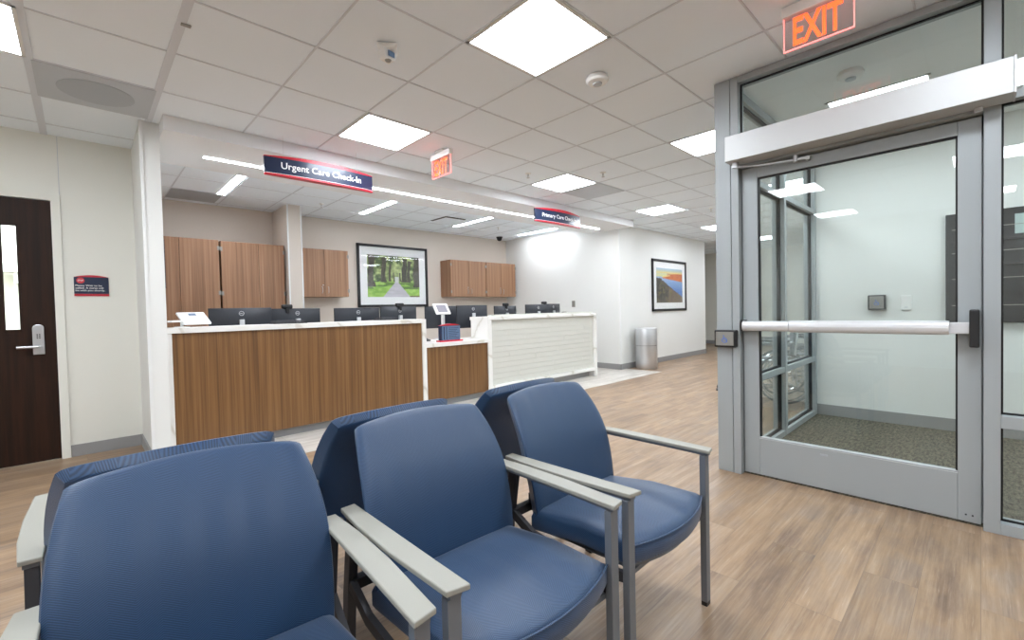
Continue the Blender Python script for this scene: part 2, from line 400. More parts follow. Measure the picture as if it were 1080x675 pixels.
# ------------------------------------------------------------ door in the left wall
d = bx(-1.09, -.157, WY-.015, WY+.03, .008, 2.185)
door = MB()
dx0, dx1, dz0, dz1 = -1.09, -.157, .008, 2.18
gx0, gx1, gz0, gz1 = -.452, -.350, 1.10, 1.962
d.bm.free()
door.box(dx0, gx0, WY-.01, WY+.035, dz0, dz1).box(gx1, dx1, WY-.01, WY+.035, dz0, dz1).box(gx0, gx1, WY-.01, WY+.035, dz0, gz0).box(gx0, gx1, WY-.01, WY+.035, gz1, dz1)
D1 = struct(door, 'door_1', 'dark_wood')
fr = MB(); fr.box(-.157, -.1005, WY-.025, WY+.118, 0, 2.185).box(-1.1495, -1.093, WY-.025, WY+.118, 0, 2.185).box(-1.1495, -.1005, WY-.025, WY+.118, 2.185, 2.2395)
o = fr.build('door_frame', 'wall_cream', D1); o['label'] = 'cream painted frame'
o = MB(); t_ = .012
o.box(gx0, gx0+t_, WY-.016, WY-.008, gz0, gz1).box(gx1-t_, gx1, WY-.016, WY-.008, gz0, gz1).box(gx0, gx1, WY-.016, WY-.008, gz0, gz0+t_).box(gx0, gx1, WY-.016, WY-.008, gz1-t_, gz1)
o = o.build('glazing_bead', 'dark_wood', D1)
bx(gx0, gx1, WY+.008, WY+.014, gz0, gz1).build('vision_pane', 'glass', D1)
lk = MB(); lk.prism([(-.262+.034*math.cos(a)*1.0, WY-.01, 1.12+.028*math.sin(a)) for a in [PI*k/8 for k in range(9)]]+[(-.296, WY-.01, .90), (-.228, WY-.01, .90)], (0, -.022, 0))
L1 = lk.build('lock_plate', 'steel', D1, bevel=.004); L1['label'] = 'steel keypad lock plate'
MB().tube([(-.262, WY-.02, .965), (-.262, WY-.075, .965)], .012).tube([(-.262, WY-.07, .965), (-.385, WY-.07, .965)], .011).build('lever_handle', 'steel', L1, smooth=True)
bt = MB()
for r_ in range(3):
    for c_ in range(2): bt.box(-.272+c_*.014, -.264+c_*.014, WY-.036, WY-.03, 1.06-r_*.014, 1.068-r_*.014)
bt.build('keypad', 'black', L1)
# room behind the vision pane
struct(bx(-2.2, .36, 7.6, 7.7, 0, 2.75), 'wall_exam_room', 'wall_cream')
struct(MB().box(-2.3, -2.2, 5.54, 7.7, 0, 2.75).box(.25, .37, 5.54, 7.7, 0, 2.75), 'wall_exam_side', 'wall_cream')
struct(bx(-2.2, .36, 5.54, 7.7, 2.74, 2.8), 'ceiling_exam', 'tile_c')
sh = thing('wall_shelf', 'small pale shelf seen through the narrow pane of the dark door', 'shelf', (-.72, 7.43, 1.72))
bx(-.5, .3, -.15, .15, 0, .03).build('board', 'white_p', sh); MB().box(-.40, -.37, -.1, .15, -.12, 0).build('bracket', 'white_p', sh); MB().box(.2, .23, -.1, .15, -.12, 0).build('bracket', 'white_p', sh)

# ------------------------------------------------------------ storefront
P0 = 3.28
s = MB()
s.box(P0, 3.40, 1.205, 1.308, 0, CEIL)          # corner post
s.box(P0-.004, 3.395, 1.152, 1.200, 0, CEIL)     # left jamb
s.box(P0, 3.40, -.068, -.008, 0, CEIL)           # right mullion
s.box(P0+.003, 3.40, -1.5, 1.152, 2.695, CEIL)     # head
s.box(P0+.003, 3.40, -.008, 1.152, 2.115, 2.165)     # bar over the door
s.box(P0+.003, 3.40, -1.44, -.068, 2.145, 2.19)
s.box(P0+.003, 3.40, -1.44, -.068, 0, .055).box(P0+.003, 3.40, -1.44, -.068, .535, .597)
s.box(P0, 3.40, -1.5, -1.44, 0, CEIL)
s.box(3.374, 3.40, -.012, .03, 0, 2.12).box(3.374, 3.40, 1.10, 1.153, 0, 2.12).box(3.374, 3.40, -.01, 1.153, 2.07, 2.12)
W1 = struct(s, 'window_1', 'alu', bevel=.002)
q = MB()
for (y0, y1, z0, z1) in ((-.008, 1.152, 2.165, 2.695), (-1.44, -.068, 2.19, 2.695), (-1.44, -.068, .597, 2.145), (-1.44, -.068, .055, .535)):
    t_ = .009
    q.box(3.333, 3.347, y0, y0+t_, z0, z1).box(3.333, 3.347, y1-t_, y1, z0, z1).box(3.333, 3.347, y0, y1, z0, z0+t_).box(3.333, 3.347, y0, y1, z1-t_, z1)
    bx(3.337, 3.343, y0, y1, z0, z1).build('pane', 'glass', W1)
q.box(3.30, 3.38, 1.2005, 1.2045, 0, CEIL)
q.build('gasket', 'gasket', W1)
# partition along the vestibule
s = MB()
s.box(3.40, 5.6, 1.205, 1.30, .0, .05).box(3.40, 5.6, 1.205, 1.30, .568, .617).box(3.40, 5.6, 1.205, 1.30, 2.105, 2.15).box(3.40, 5.6, 1.205, 1.30, 2.67, 2.74)
for a, b_ in ((3.40, 3.44), (4.50, 4.555), (5.545, 5.6)): s.box(a, b_, 1.20, 1.305, 0, 2.74)
W2 = struct(s, 'window_2', 'alu', bevel=.002)
q = MB()
for x0, x1 in ((3.44, 4.50), (4.555, 5.545)):
    for z0, z1 in ((.05, .568), (.617, 2.105), (2.15, 2.67)):
        t_ = .01
        q.box(x0, x0+t_, 1.235, 1.265, z0, z1).box(x1-t_, x1, 1.235, 1.265, z0, z1).box(x0, x1, 1.235, 1.265, z0, z0+t_).box(x0, x1, 1.235, 1.265, z1-t_, z1)
        bx(x0, x1, 1.247, 1.253, z0, z1).build('pane', 'glass', W2)
q.build('gasket', 'gasket', W2)
# the glazed door
s = MB(); X0, X1 = 3.325, 3.37
y0, y1, gy0, gy1, gz0, gz1 = -.002, 1.146, .086, 1.048, .272, 2.035
s.box(X0, X1, gy1, y1, .012, 2.108).box(X0, X1, y0, gy0, .012, 2.108).box(X0, X1, gy0, gy1, .012, gz0).box(X0, X1, gy0, gy1, gz1, 2.108)
D2 = struct(s, 'door_2', 'alu', bevel=.003)
bx(3.344, 3.350, gy0, gy1, gz0, gz1).build('glass_pane', 'glass', D2)
q = MB(); t_ = .008
q.box(3.335, 3.36, gy0, gy0+t_, gz0, gz1).box(3.335, 3.36, gy1-t_, gy1, gz0, gz1).box(3.335, 3.36, gy0, gy1, gz1-t_, gz1)
q.build('gasket', 'gasket', D2)
o = MB().prism([(X0-.002, gy0-.002, gz0-.01), (X0+.012, gy0-.002, gz0+.003), (X0+.012, gy0-.002, gz0-.01)], (0, gy1-gy0+.004, 0)).build('glazing_stop', 'alu_light', D2)
def roundbar(x, ya, yb, zc, h, dpt):
    pts = []
    for k in range(9):
        a = -PI/2+PI*k/8; pts.append((x-math.cos(a)*dpt*.45, ya, zc+math.sin(a)*h/2))
    pts += [(x+dpt*.55, ya, zc+h/2), (x+dpt*.55, ya, zc-h/2)]
    return MB().prism(pts, (0, yb-ya, 0))
pb = roundbar(3.252, .115, .845, 1.034, .074, .055).build('push_bar', 'bar', D2, bevel=.002); pb['label'] = 'long satin silver push bar'
roundbar(3.254, .848, 1.125, 1.034, .066, .05).build('bar_housing', 'bar', pb, bevel=.002)
bx(3.248, 3.30, .04, .118, 1.004, 1.062).build('bar_end', 'silver', pb, bevel=.004)
MB().box(3.232, 3.326, .005, .042, .937, 1.128).build('end_bracket', 'black', pb, bevel=.006)
MB().box(3.262, 3.326, 1.120, 1.142, .995, 1.075).build('hinge_bracket', 'black', pb, bevel=.004)
o = bx(3.322, 3.3255, .66, .70, .222, .232).build('sticker', 'grey_d', D2)
MB().tube([(3.322, .03, .05), (3.327, .03, .05)], .004).tube([(3.322, .055, .05), (3.327, .055, .05)], .004).build('screw', 'black', D2)
# door operator over the door
op = thing('door_operator', 'long silver box of the automatic door opener above the glass door', 'door opener', (3.13, .54, 2.13))
bx(0, .148, -.645, .645, 0, .165).build('cover', 'alu_light', op, bevel=.003)
bx(-.002, .150, -.652, -.645, -.002, .167).build('end_cap', 'silver', op)
MB().tube([(.07, .60, 0), (.07, .60, -.035)], .02).build('spindle', 'steel', op, smooth=True)
a_ = MB(); a_.rectbar([(.06, .62, -.028), (.13, .50, -.034), (.155, .27, -.045)], .018, .008); a_.tube([(.15, .27, -.06), (.15, .27, -.02)], .014).tube([(.16, .21, -.045), (.20, .21, -.045)], .014)
a_.rectbar([(.15, .27, -.045), (.17, .20, -.045)], .018, .012)
a_.build('arm', 'steel', op)
MB().tube([(.12, -.53, .002), (.12, -.53, -.02)], .016, 8).build('stop_bumper', 'silver', op)
# push plate buttons
def actuator(loc, yaw, label, group, w_=.145, h_=.12):
    t = thing('door_button', label, 'button', loc, yaw)
    bx(-.05, 0, -w_/2, w_/2, -h_/2, h_/2).build('housing', 'black', t, bevel=.008)
    pl = bx(-.056, -.05, -w_/2+.013, w_/2-.013, -h_/2+.013, h_/2-.013).build('push_plate', 'plate', t, bevel=.002)
    MB().torus((-.057, 0, -.010), .016, .003, 'x', 16, 5).tube([(-.057, .004, .012), (-.057, .002, -.006), (-.057, -.012, -.008), (-.057, -.018, -.024)], .003, 6).lathe([(.001, -.001), (.005, 0), (.001, .001)], (-.057, .005, .02), 'x', 10).build('wheelchair_symbol', 'blue_l', pl)
    return t
actuator((P0, 1.236, .945), 0, 'square door push plate with blue wheelchair symbol on the grey frame post', None)
actuator((5.598, .70, 1.17), 0, 'square door push plate on the white vestibule wall seen through the glass', None, .135, .145)
t = thing('outlet_cover', 'small blank white cover plate beside the vestibule push plate', 'wall plate', (5.598, .487, 1.16))
bx(-.012, 0, -.037, .037, -.068, .068).build('plate', 'white_p', t, bevel=.003)
bx(-.014, -.012, -.012, .012, -.045, -.038).build('slot', 'grey_p', t)
# black brochure rack on vestibule wall
t = thing('brochure_rack', 'tall black literature rack with pockets on the vestibule wall', 'rack', (5.598, -.22, .98))
bx(-.03, 0, -.44, .44, 0, .95).build('back_panel', 'black', t, bevel=.004)
for zc in (.13, .36, .585, .79):
    lp = bx(-.06, -.03, -.44, .40, zc-.10, zc-.085).build('shelf', 'black', t)
    bx(-.064, -.06, -.44, .40, zc-.10, zc+.02).build('lip', 'black', lp); bx(-.066, -.064, -.44, .40, zc+.014, zc+.02).build('lip_sheen', 'plate', lp)  # pale strip along each lip stands in for gloss on the pockets
tag(bx(5.533, 5.5336, -.30, -.19, 1.71, 1.87).build('leaflet', 'card'), 'pale green leaflet in the top pocket of the black rack', 'leaflet')
tag(bx(5.528, 5.5335, .02, .15, 1.20, 1.40).build('brochure', 'frame_d'), 'dark brochure in the black rack near the door stile', 'brochure')

# ------------------------------------------------------------ lights
def panel_light(x, y, label, z=CEIL, sx=T, sy=T, mat='lamp', group='square ceiling light panels'):
    t = thing('ceiling_light', label, 'ceiling light', (x, y, z), 0, group)
    f = MB(); e = .018
    a, b_ = sx/2-.008, sy/2-.008
    f.box(-a, -a+e, -b_, b_, -.004, .012).box(a-e, a, -b_, b_, -.004, .012).box(-a, a, -b_, -b_+e, -.004, .012).box(-a, a, b_-e, b_, -.004, .012)
    f.build('frame', 'white_p', t)
    bx(-a+e, a-e, -b_+e, b_-e, -.002, .003).build('diffuser', mat, t)
    return t
cell = lambda i, j: (GX+T*(i+.5), GY+T*(j+.5))
LL = {(-1,-1): 'largest square ceiling light, at the top centre of the photo',
      (-1,2): 'square ceiling light just left of the small oblique exit sign',
      (3,2): 'square ceiling light above the smaller hanging check-in sign',
      (7,2): 'square ceiling light above the picture of the river',
      (11,2): 'smallest and farthest square ceiling light, by the frame post',
      (3,-1): 'square ceiling light cut by the grey entrance post on its right',
      (-5,2): 'square ceiling light at the left edge above the wooden door',
      (-5,-1): 'square ceiling light behind the camera on the left', (-1,-4): 'square ceiling light behind the camera, centre',
      (-1,-7): 'square ceiling light behind the camera, farthest back', (-5,-4): 'square ceiling light behind the camera, left rear',
      (7,-1): 'square ceiling light over the far lobby, right row', (-9,-1): 'square ceiling light behind, far left', (-9,-4): 'square ceiling light behind, far left rear',
      (-9,2): 'square ceiling light, far left by the wall', (11,-1): 'square ceiling light over the far lobby, end of the right row', (15,2): 'square ceiling light over the far corridor', (-5,-7): 'square ceiling light behind, farthest left rear'}
for (i, j), lb in LL.items(): panel_light(*cell(i, j), lb)
def linear(x, y, sx, sy, z, label, grp, mat='lamp_r'):
    t = thing('linear_light', label, 'ceiling light', (x, y, z), 0, grp)
    bx(-sx/2-.008, sx/2+.008, -sy/2-.008, sy/2+.008, -.001, .01).build('trim_ring', 'white_p', t)
    bx(-sx/2, sx/2, -sy/2, sy/2, -.004, .0).build('diffuser', mat, t)
linear(3.875, 4.86, 6.06, .046, 2.624, 'long thin light line set in the soffit above the desk', None)
for x, lb in ((1.40, 'short light bar over the tall wooden cabinets'), (3.37, 'short light bar above the framed tree avenue picture'), (5.26, 'short light bar beside the ceiling slot above the right cabinets'), (7.0, 'short light bar nearest the white side wall')):
    linear(x, 6.42, .088, 1.21, RC, lb, 'short light bars in the reception ceiling', 'lamp_s')
panel_light(4.52, .54, 'rectangular light in the vestibule ceiling behind the transom glass', 2.724, .62, .62, 'lamp_v', None)
panel_light(4.52, -1.2, 'second rectangular light in the vestibule ceiling', 2.724, .62, 1.22, 'lamp_v', None)
panel_light(-.9, 6.5, 'unseen ceiling light added to brighten the room behind the dark wooden door', 2.738, 1.5, 1.2, 'lamp', None)  # large panel out of view, added so the vision pane shows bright

# ------------------------------------------------------------ ceiling fittings
t = thing('air_diffuser', 'grey ceiling tile with round perforated air diffuser near the white column', 'air vent', (*cell(-4, 3), CEIL))
bx(-.295, .295, -.295, .295, -.004, .006).build('panel', 'grey_p', t)
MB().lathe([(.20, -.001), (.20, -.007), (.185, -.010), (.001, -.012)], n=40).build('round_face', 'grey_d', t, smooth=True)
t = thing('return_grille', 'flat grey grille tile beside the light over the smaller sign', 'air vent', (*cell(4, 2), CEIL))
bx(-.295, .295, -.295, .295, -.003, .006).build('panel', 'grey_p', t)
t = thing('return_grille', 'flat grey grille tile in the reception ceiling above the tall cabinets', 'air vent', (1.147, 7.33, RC))
bx(-.28, .28, -.28, .28, -.003, .006).build('panel', 'grey_d', t)
t = thing('slot_diffuser', 'dark V-shaped air slot in the reception ceiling', 'air vent', (4.59, 6.42, RC))
MB().box(-.022, .022, -.04, .40, -.006, .006).box(-.022, .42, -.05, -.006, -.006, .006).build('slot', 'gasket', t)
bx(-.03, .44, -.05, .44, -.001, .006).build('plate', 'tile_c', t)
def detector(loc, label, r=.075):
    t = thing('smoke_detector', label, 'smoke detector', loc)
    MB().lathe([(r*.9, 0), (r*.9, -.012), (r, -.014), (r, -.028), (r*.86, -.040), (r*.5, -.045)], n=36).build('housing', 'white_p', t, smooth=True)
    MB().lathe([(r*.42, -.044), (r*.40, -.054), (r*.2, -.056)], n=24).build('sensor_cap', 'grey_p', t, smooth=True)
detector((2.562, 1.791, CEIL), 'round white smoke detector right of the largest ceiling light')
detector((3.78, .608, 2.725), 'round white smoke detector behind the transom glass')
def sprinkler(loc, label):
    t = thing('sprinkler', label, 'sprinkler', loc, 0, 'ceiling sprinkler heads')
    MB().lathe([(.035, 0), (.032, -.006), (.012, -.008)], n=20).build('escutcheon', 'white_p', t, smooth=True)
    MB().tube([(0,0,-.005), (0,0,-.03)], .008).tube([(-.012,0,-.03), (-.012,0,-.05)], .003, 6).tube([(.012,0,-.03), (.012,0,-.05)], .003, 6).lathe([(.018, -.05), (.018, -.053)], n=16).build('head', 'steel', t)
sprinkler((4.393, 3.016, CEIL), 'sprinkler head right of the light over the smaller sign')
sprinkler((3.748, 3.593, CEIL), 'sprinkler head left of the light over the smaller sign')
sprinkler((6.0, 6.6, RC), 'sprinkler head in the reception ceiling by the dome camera')
sprinkler((2.62, 6.75, RC), 'sprinkler head in the reception ceiling in front of the pilaster')
sprinkler((7.35, 3.0, CEIL), 'tiny sprinkler head beyond the light over the river picture')
t = thing('fire_strobe', 'white fire alarm strobe with clear lens on a ceiling tile, top left of centre', 'alarm strobe', (1.349, 2.411, CEIL), math.radians(10))
MB().lathe([(.082, 0), (.082, -.008), (.074, -.022), (.06, -.032)], n=4).build('housing', 'white_p', t, bevel=.01)
MB().prism([(-.055, -.03, -.028), (.055, -.03, -.028), (.035, -.022, -.075), (-.035, -.022, -.075)], (0, .06, 0)).build('lens_block', 'white_p', t, bevel=.008)
bx(-.022, .022, -.034, -.030, -.065, -.035).build('lens', 'slate', t)
MB().lathe([(.02, -.074), (.014, -.082), (.004, -.084)], n=16).build('bulb', 'plate', t, smooth=True)
t = thing('dome_camera', 'small black dome camera on the reception ceiling in the back corner', 'camera', (6.80, 7.45, RC))
MB().lathe([(.07, 0), (.07, -.02), (.062, -.03)], n=24).build('base', 'black', t, smooth=True)
MB().lathe([(.058, -.03), (.055, -.055), (.04, -.078), (.015, -.09)], n=24).build('dome', 'gasket', t, smooth=True)
t = thing('tee_clip', 'small grey clip on the wide ceiling tee at top left', 'clip', (.452, 2.93, CEIL))
bx(-.022, .022, -.012, .012, -.006, 0).build('clip', 'plate', t)

# exit signs
def exit_sign(loc, label, top):
    t = thing('exit_sign', label, 'exit sign', loc)
    # local: faces -x, runs along y; origin at ceiling
    z = top
    if top < -.001: bx(-.03, .03, -.06, .06, top, 0).build('canopy', 'white_p', t)
    bx(-.022, .022, -.157, .157, z-.055, z).build('housing', 'white_p', t, bevel=.004)
    bx(-.004, .004, -.15, .15, z-.226, z-.055).build('panel', 'acrylic', t)
    e = MB(); e.box(-.005, .005, .148, .152, z-.228, z-.055).box(-.005, .005, -.152, -.148, z-.228, z-.055).box(-.005, .005, .148, -.148, z-.2285, z-.224)
    pe = e.build('panel_edge', 'exit_edge', t)
    text('letters', 'EXIT', .215, .145, 'exit', t, (-.005, 0, z-.140), NY, EZ, .001, bold=.025)
exit_sign((2.563, 3.615, CEIL), 'red exit sign seen edge-on between the check-in signs', -.02)
exit_sign((2.74, .575, CEIL), 'large glowing red exit sign on the ceiling above the glass door', 0)

# hanging check-in signs
def hang_sign(x0, x1, z0, z1, words, label, arch, tw, th):
    cx = (x0+x1)/2; w_ = (x1-x0)/2; t = thing('hanging_sign', label, 'sign', (cx, 4.2, z0))
    h = z1-z0; N = 24
    def bow(u): return -.045*(1-u*u)          # the face bulges towards the lobby
    def strip(lo, hi, dy):
        m = MB(); A = []; B = []; Cc = []; Dd = []
        for k in range(N+1):
            u = -1+2*k/N; x = u*w_
            A.append(m.bm.verts.new((x, bow(u)+dy, lo(u)))); B.append(m.bm.verts.new((x, bow(u)+dy, hi(u))))
            Cc.append(m.bm.verts.new((x, .012, lo(u)))); Dd.append(m.bm.verts.new((x, .012, hi(u))))
        for k in range(N):
            m.bm.faces.new((A[k], A[k+1], B[k+1], B[k])); m.bm.faces.new((Cc[k], Dd[k], Dd[k+1], Cc[k+1]))
            m.bm.faces.new((B[k], B[k+1], Dd[k+1], Dd[k])); m.bm.faces.new((A[k], Cc[k], Cc[k+1], A[k+1]))
        m.bm.faces.new((A[0], B[0], Dd[0], Cc[0])); m.bm.faces.new((A[-1], Cc[-1], Dd[-1], B[-1]))
        return m
    strip(lambda u: .02, lambda u: h-.006+0*u, -.012).build('face', 'navy', t, smooth=True)
    strip(lambda u: 0, lambda u: .0165, -.016).build('bottom_band', 'red', t, smooth=True)
    strip(lambda u: h-.006, lambda u: h+.001+arch*(1-u*u), -.014).build('top_band', 'red', t, smooth=True)
    strip(lambda u: .0165, lambda u: .0195, -.015).build('pinstripe', 'white', t)
    tx = text('lettering', words, tw, th, 'white', t, (0, 0, h*.52), EX, EZ, 0, bold=.012)
    for v in tx.data.vertices:
        u = v.co.x/w_; v.co.y = bow(u)-.0135
    for k, xx in enumerate((-.68*w_, .68*w_)): MB().tube([(xx, -.005, h), (xx, -.005, CEIL-z0)], .0012, 6).build('cable', 'steel', t)
    return t
hang_sign(1.155, 2.13, 2.375, 2.535, 'Urgent Care Check-In', 'large navy and red hanging sign reading Urgent Care Check-In', .022, .72, .075)
hang_sign(4.49, 5.475, 2.38, 2.555, 'Primary Care Check-In', 'farther navy and red hanging sign reading Primary Care Check-In', .03, .74, .07)

# wall sign by the dark door
t = thing('wall_sign', 'small navy and red wall sign beside the dark wooden door asking to wait', 'sign', (.074, WY-.001, 1.385))
bx(-.112, .112, -.008, 0, .02, .165).build('face', 'navy', t)
bx(-.112, .112, -.009, 0, 0, .018).build('bottom_band', 'red', t)
MB().prism([(.112*u, 0, .165) for u in (1, -1)]+[(-.112+.224*k/12, 0, .165+.018*(1-(1-k/6)**2)) for k in range(1, 12)], (0, -.009, 0)).build('top_band', 'red', t)
MB().lathe([(.001, -.0095), (.026, -.009), (.026, -.008)], (0, 0, 0), 'y', 24).build('stop_disc', 'red_stop', t).location = (-.07, 0, .135)
text('stop_word', 'STOP', .034, .013, 'white', t, (-.07, -.0095, .135), EX, EZ, .0005, .01)
text('lettering', 'Please Wait to be\ncalled. A nurse will\nbe with you shortly.', .19, .062, 'white', t, (-.008, -.0085, .068), EX, EZ, .0008, .012)

# ------------------------------------------------------------ reception desk
R = thing('reception_desk', 'long reception desk with walnut panels, white quartz edges and white tile end', 'desk', (0, 0, 0))
yf = 4.61
q = MB()
q.box(.50, 2.985, yf, 5.0, 1.046, 1.092)                 # left high top
q.box(.50, .533, yf, 4.95, 0.003, 1.046)
q.box(2.93, 2.985, yf, 4.95, .003, 1.046)
q.box(2.985, 3.96, yf, 5.35, .745, .79)                # low top
q.box(3.96, 6.44, yf, 5.0, 1.046, 1.092)
q.box(3.96, 4.03, yf, 4.98, .10, 1.046)
q.box(6.365, 6.44, yf, 5.0, .003, 1.046)
q.box(4.03, 6.365, yf, yf+.10, .10, .15)
q.build('quartz_top', 'quartz', R, bevel=.003)
bx(.533, 2.93, yf+.02, yf+.04, .085, 1.046).build('wood_panel', 'lam', R)
bx(2.985, 3.96, yf+.02, yf+.04, .085, .745).build('wood_panel', 'lam', R)
q = MB(); q.box(.533, 3.96, yf+.08, yf+.10, .003, .10).box(3.96, 6.30, yf+.08, yf+.10, .003, .10)
q.build('toe_kick', 'base', R)
# relief tile: rows of slightly wavy slabs
q = MB(); z = .15; r_ = 0
while z < 1.045:
    h = .0745; x = 4.03-random.uniform(0, .5)
    while x < 6.365:
        L = random.choice((.45, .6, .75)); a, b_ = max(4.03, x), min(6.365, x+L-.002)
        if b_ > a+.01:
            dp = random.uniform(.0, .004); tp = random.uniform(-.001, .003)
            v = [(a, yf+.035-dp, z+.001), (b_, yf+.035-dp-tp*.5, z+.001), (b_, yf+.035-dp-tp, z+h-.001), (a, yf+.035-dp+tp, z+h-.001)]
            q.prism(v, (0, .03, 0))
        x += L
    z += h
q.box(4.03, 6.365, yf+.05, yf+.07, .12, 1.046)
q.build('tile_panel', 'tile_w', R)
q = MB(); q.box(.55, 2.92, 4.95, 5.75, .72, .75).box(4.05, 6.35, 4.98, 5.75, .72, .75).box(2.985, 3.96, 5.35, 5.75, .72, .75)
q.build('work_surface', 'white_p', R)
q = MB()
for x in (.56, 2.0, 2.95, 4.1, 6.2): q.box(x, x+.03, 5.0, 5.7, .003, .72)
q.build('side_panel', 'lam', R)

# ------------------------------------------------------------ monitors and desk things
def make_monitor(label):
    t = thing('computer_monitor', label, 'monitor', (0, 0, .75), 0, 'computer monitors on the reception desk')
    # back faces -y
    bx(-.275, .275, -.004, .012, .175, .51).build('screen_edge', 'black', t, bevel=.003)
    MB().prism([(-.272, -.004, .178), (.272, -.004, .178), (.272, -.004, .507), (-.272, -.004, .507)], (0, -.0, 0)) if False else None
    m = MB(); N = 10; grid = []
    for i in range(N+1):
        row = []
        for j in range(N+1):
            u, v = -1+2*i/N, -1+2*j/N
            row.append(m.bm.verts.new((.272*u, -.004-.022*(1-abs(u)**4)*(1-abs(v)**4), .3425+.1645*v)))
        grid.append(row)
    for i in range(N):
        for j in range(N): m.bm.faces.new((grid[i][j], grid[i+1][j], grid[i+1][j+1], grid[i][j+1]))
    sh_ = m.build('rear_shell', 'monitor', t, smooth=True)
    MB().torus((0, -.0285, .455), .021, .0022, 'y', 24, 5).build('logo_ring', 'silver', sh_)
    text('logo_word', 'DELL', .03, .010, 'silver', sh_, (0, -.0285, .455), EX, EZ, .0005, .03)
    s_ = bx(-.022, .022, -.055, -.024, .02, .395).build('stand', 'silver', t, bevel=.004)
    bx(-.12, .12, -.13, .08, 0, .02).build('foot', 'silver', s_, bevel=.006)
    return t
m0 = None
mons = [(1.16, 5.15, -4, 0, 'monitor leftmost on the high walnut counter, whole back visible'),
        (1.72, 5.25, 8, -.02, 'monitor with webcam, in front of the white pilaster'),
        (2.38, 5.15, -3, -.03, 'monitor under the left edge of the avenue picture'),
        (2.97, 5.22, 5, -.01, 'monitor in front of the avenue picture, webcam on top'),
        (4.21, 5.25, -4, -.0, 'monitor above the low counter, standing down to the desk'),
        (4.86, 5.22, 8, -.03, 'monitor below the right wall cabinets, partly behind the webcam arm'),
        (5.60, 5.22, -3, .0, 'monitor rising over the white tiled counter'),
        (6.14, 5.36, 10, .02, 'rightmost monitor, tucked behind its neighbour over the tiled counter'),
        (3.98, 5.70, -14, .0, 'dark monitor turned away behind the tablet over the low counter')]
for k, (x, y, a, dz, lb) in enumerate(mons):
    if m0 is None: o = m0 = make_monitor(lb)
    else: o = copy_tree(m0); o['label'] = lb
    o.location = (x, y, .75+0*dz); o.rotation_euler = (0, 0, math.radians(a)); 
    o.scale = (1, 1, 1+dz)
def webcam(x, y, z, label):
    t = thing('webcam', label, 'webcam', (x, y, z), 0, 'webcams on the monitors')
    bx(-.055, .055, -.025, .025, -.005, .04).build('body', 'black', t, bevel=.012)
    bx(-.016, .016, -.035, -.012, -.055, .0).build('clip', 'black', t, bevel=.004)
webcam(1.62, 5.235, 1.253, 'black webcam clipped on the monitor by the pilaster')
webcam(2.98, 5.215, 1.258, 'black webcam on the monitor in front of the avenue picture')
webcam(4.86, 5.215, 1.248, 'black webcam on the monitor below the right cabinets')
webcam(5.86, 5.30, 1.27, 'black webcam on the rightmost pair of monitors')
# desk phones / document trays peeking over the counter
def deskphone(x, y, z, rz, label):
    t = thing('desk_phone', label, 'phone', (x, y, z), rz, 'black desk phones')
    MB().prism([(-.10, -.09, 0), (.10, -.09, 0), (.10, .09, 0), (-.10, .09, 0)], (0, 0, .02)).build('base', 'black', t, bevel=.004)
    MB().prism([(-.09, -.07, .02), (-.09, .08, .02), (-.09, .08, .075)], (.18, 0, 0)).build('keypad_slope', 'frame_d', t, bevel=.003)
    MB().tube([(-.075, -.06, .05), (-.075, 0, .075), (-.075, .07, .09)], .016, 10).build('handset', 'black', t, smooth=True)
deskphone(3.22, 5.12, .79, .1, 'black desk phone on the low counter behind the folded sign')
def papers(x, y, z, w_, label, mat='frame_d'):
    t = thing('document_tray', label, 'tray', (x, y, z))
    for k in range(3): bx(-w_/2+.01*k, w_/2-.008*k, -.1, .1, .012*k, .012*k+.008).build('sheet_stack', mat if k else 'black', t)
papers(1.52, 4.88, 1.092, .30, 'dark flat tray with papers on the high counter between the left monitors')
papers(2.60, 4.88, 1.092, .22, 'dark flat tray with papers on the high counter under the picture')
# card reader
t = thing('card_reader', 'small black card reader at the right end of the tiled counter', 'card reader', (5.95, 4.93, 1.092), .3)
bx(-.06, .06, -.04, .04, 0, .025).build('body', 'black', t, bevel=.005); bx(-.04, .04, -.03, .02, .025, .032).build('keypad', 'frame_d', t)
t = thing('wall_outlet', 'grey power outlet on the white side wall above the tiled counter', 'outlet', (7.318, 5.80, 1.27))
bx(-.01, 0, -.04, .04, -.065, .065).build('plate', 'plate', t, bevel=.003)
# tablets
def tablet(loc, rz, label, tilt, back):
    t = thing('tablet', label, 'tablet', loc, rz, None)
    MB().lathe([(.06, 0), (.06, .01), (.012, .015), (.012, .10)], n=20).build('stand', 'white_p', t, smooth=True)
    rot = Matrix.Translation((0, 0, .15)) @ Matrix.Rotation(tilt, 4, 'X')
    MB().box(-.115, .115, -.01, .01, -.085, .085, rot).build('case', 'white_p', t, bevel=.008)
    if not back:
        MB().box(-.075, .075, -.0125, -.0095, -.058, .058, rot).build('screen', 'screen', t)
    else:
        MB().box(-.03, .03, -.0125, -.0095, .03, .06, rot).build('badge', 'slate', t)
tablet((3.45, 4.95, .79), 0, 'white tablet on a stand facing out above the low counter', math.radians(-35), False)
# raise the tablet on its neck
tb = bpy.data.objects['tablet']
for ch in tb.children:
    if ch.name.startswith('stand'): ch.scale = (.8, .8, 3.6)
    else: ch.location.z = .27
tablet((.64, 4.90, 1.092), math.radians(18), 'white tablet on a low stand at the left end of the high counter', math.radians(-52), True)
t2 = [o for o in bpy.data.objects if o.name.startswith('tablet') and o.name != 'tablet'][0]
for ch in t2.children:
    if not ch.name.startswith('stand'): ch.location = (.10, 0, -.075)
    else: ch.scale = (1, 1, .5)
bx(-.10, .12, -.05, .03, .045, .062).build('swing_arm', 'white_p', t2, bevel=.004)
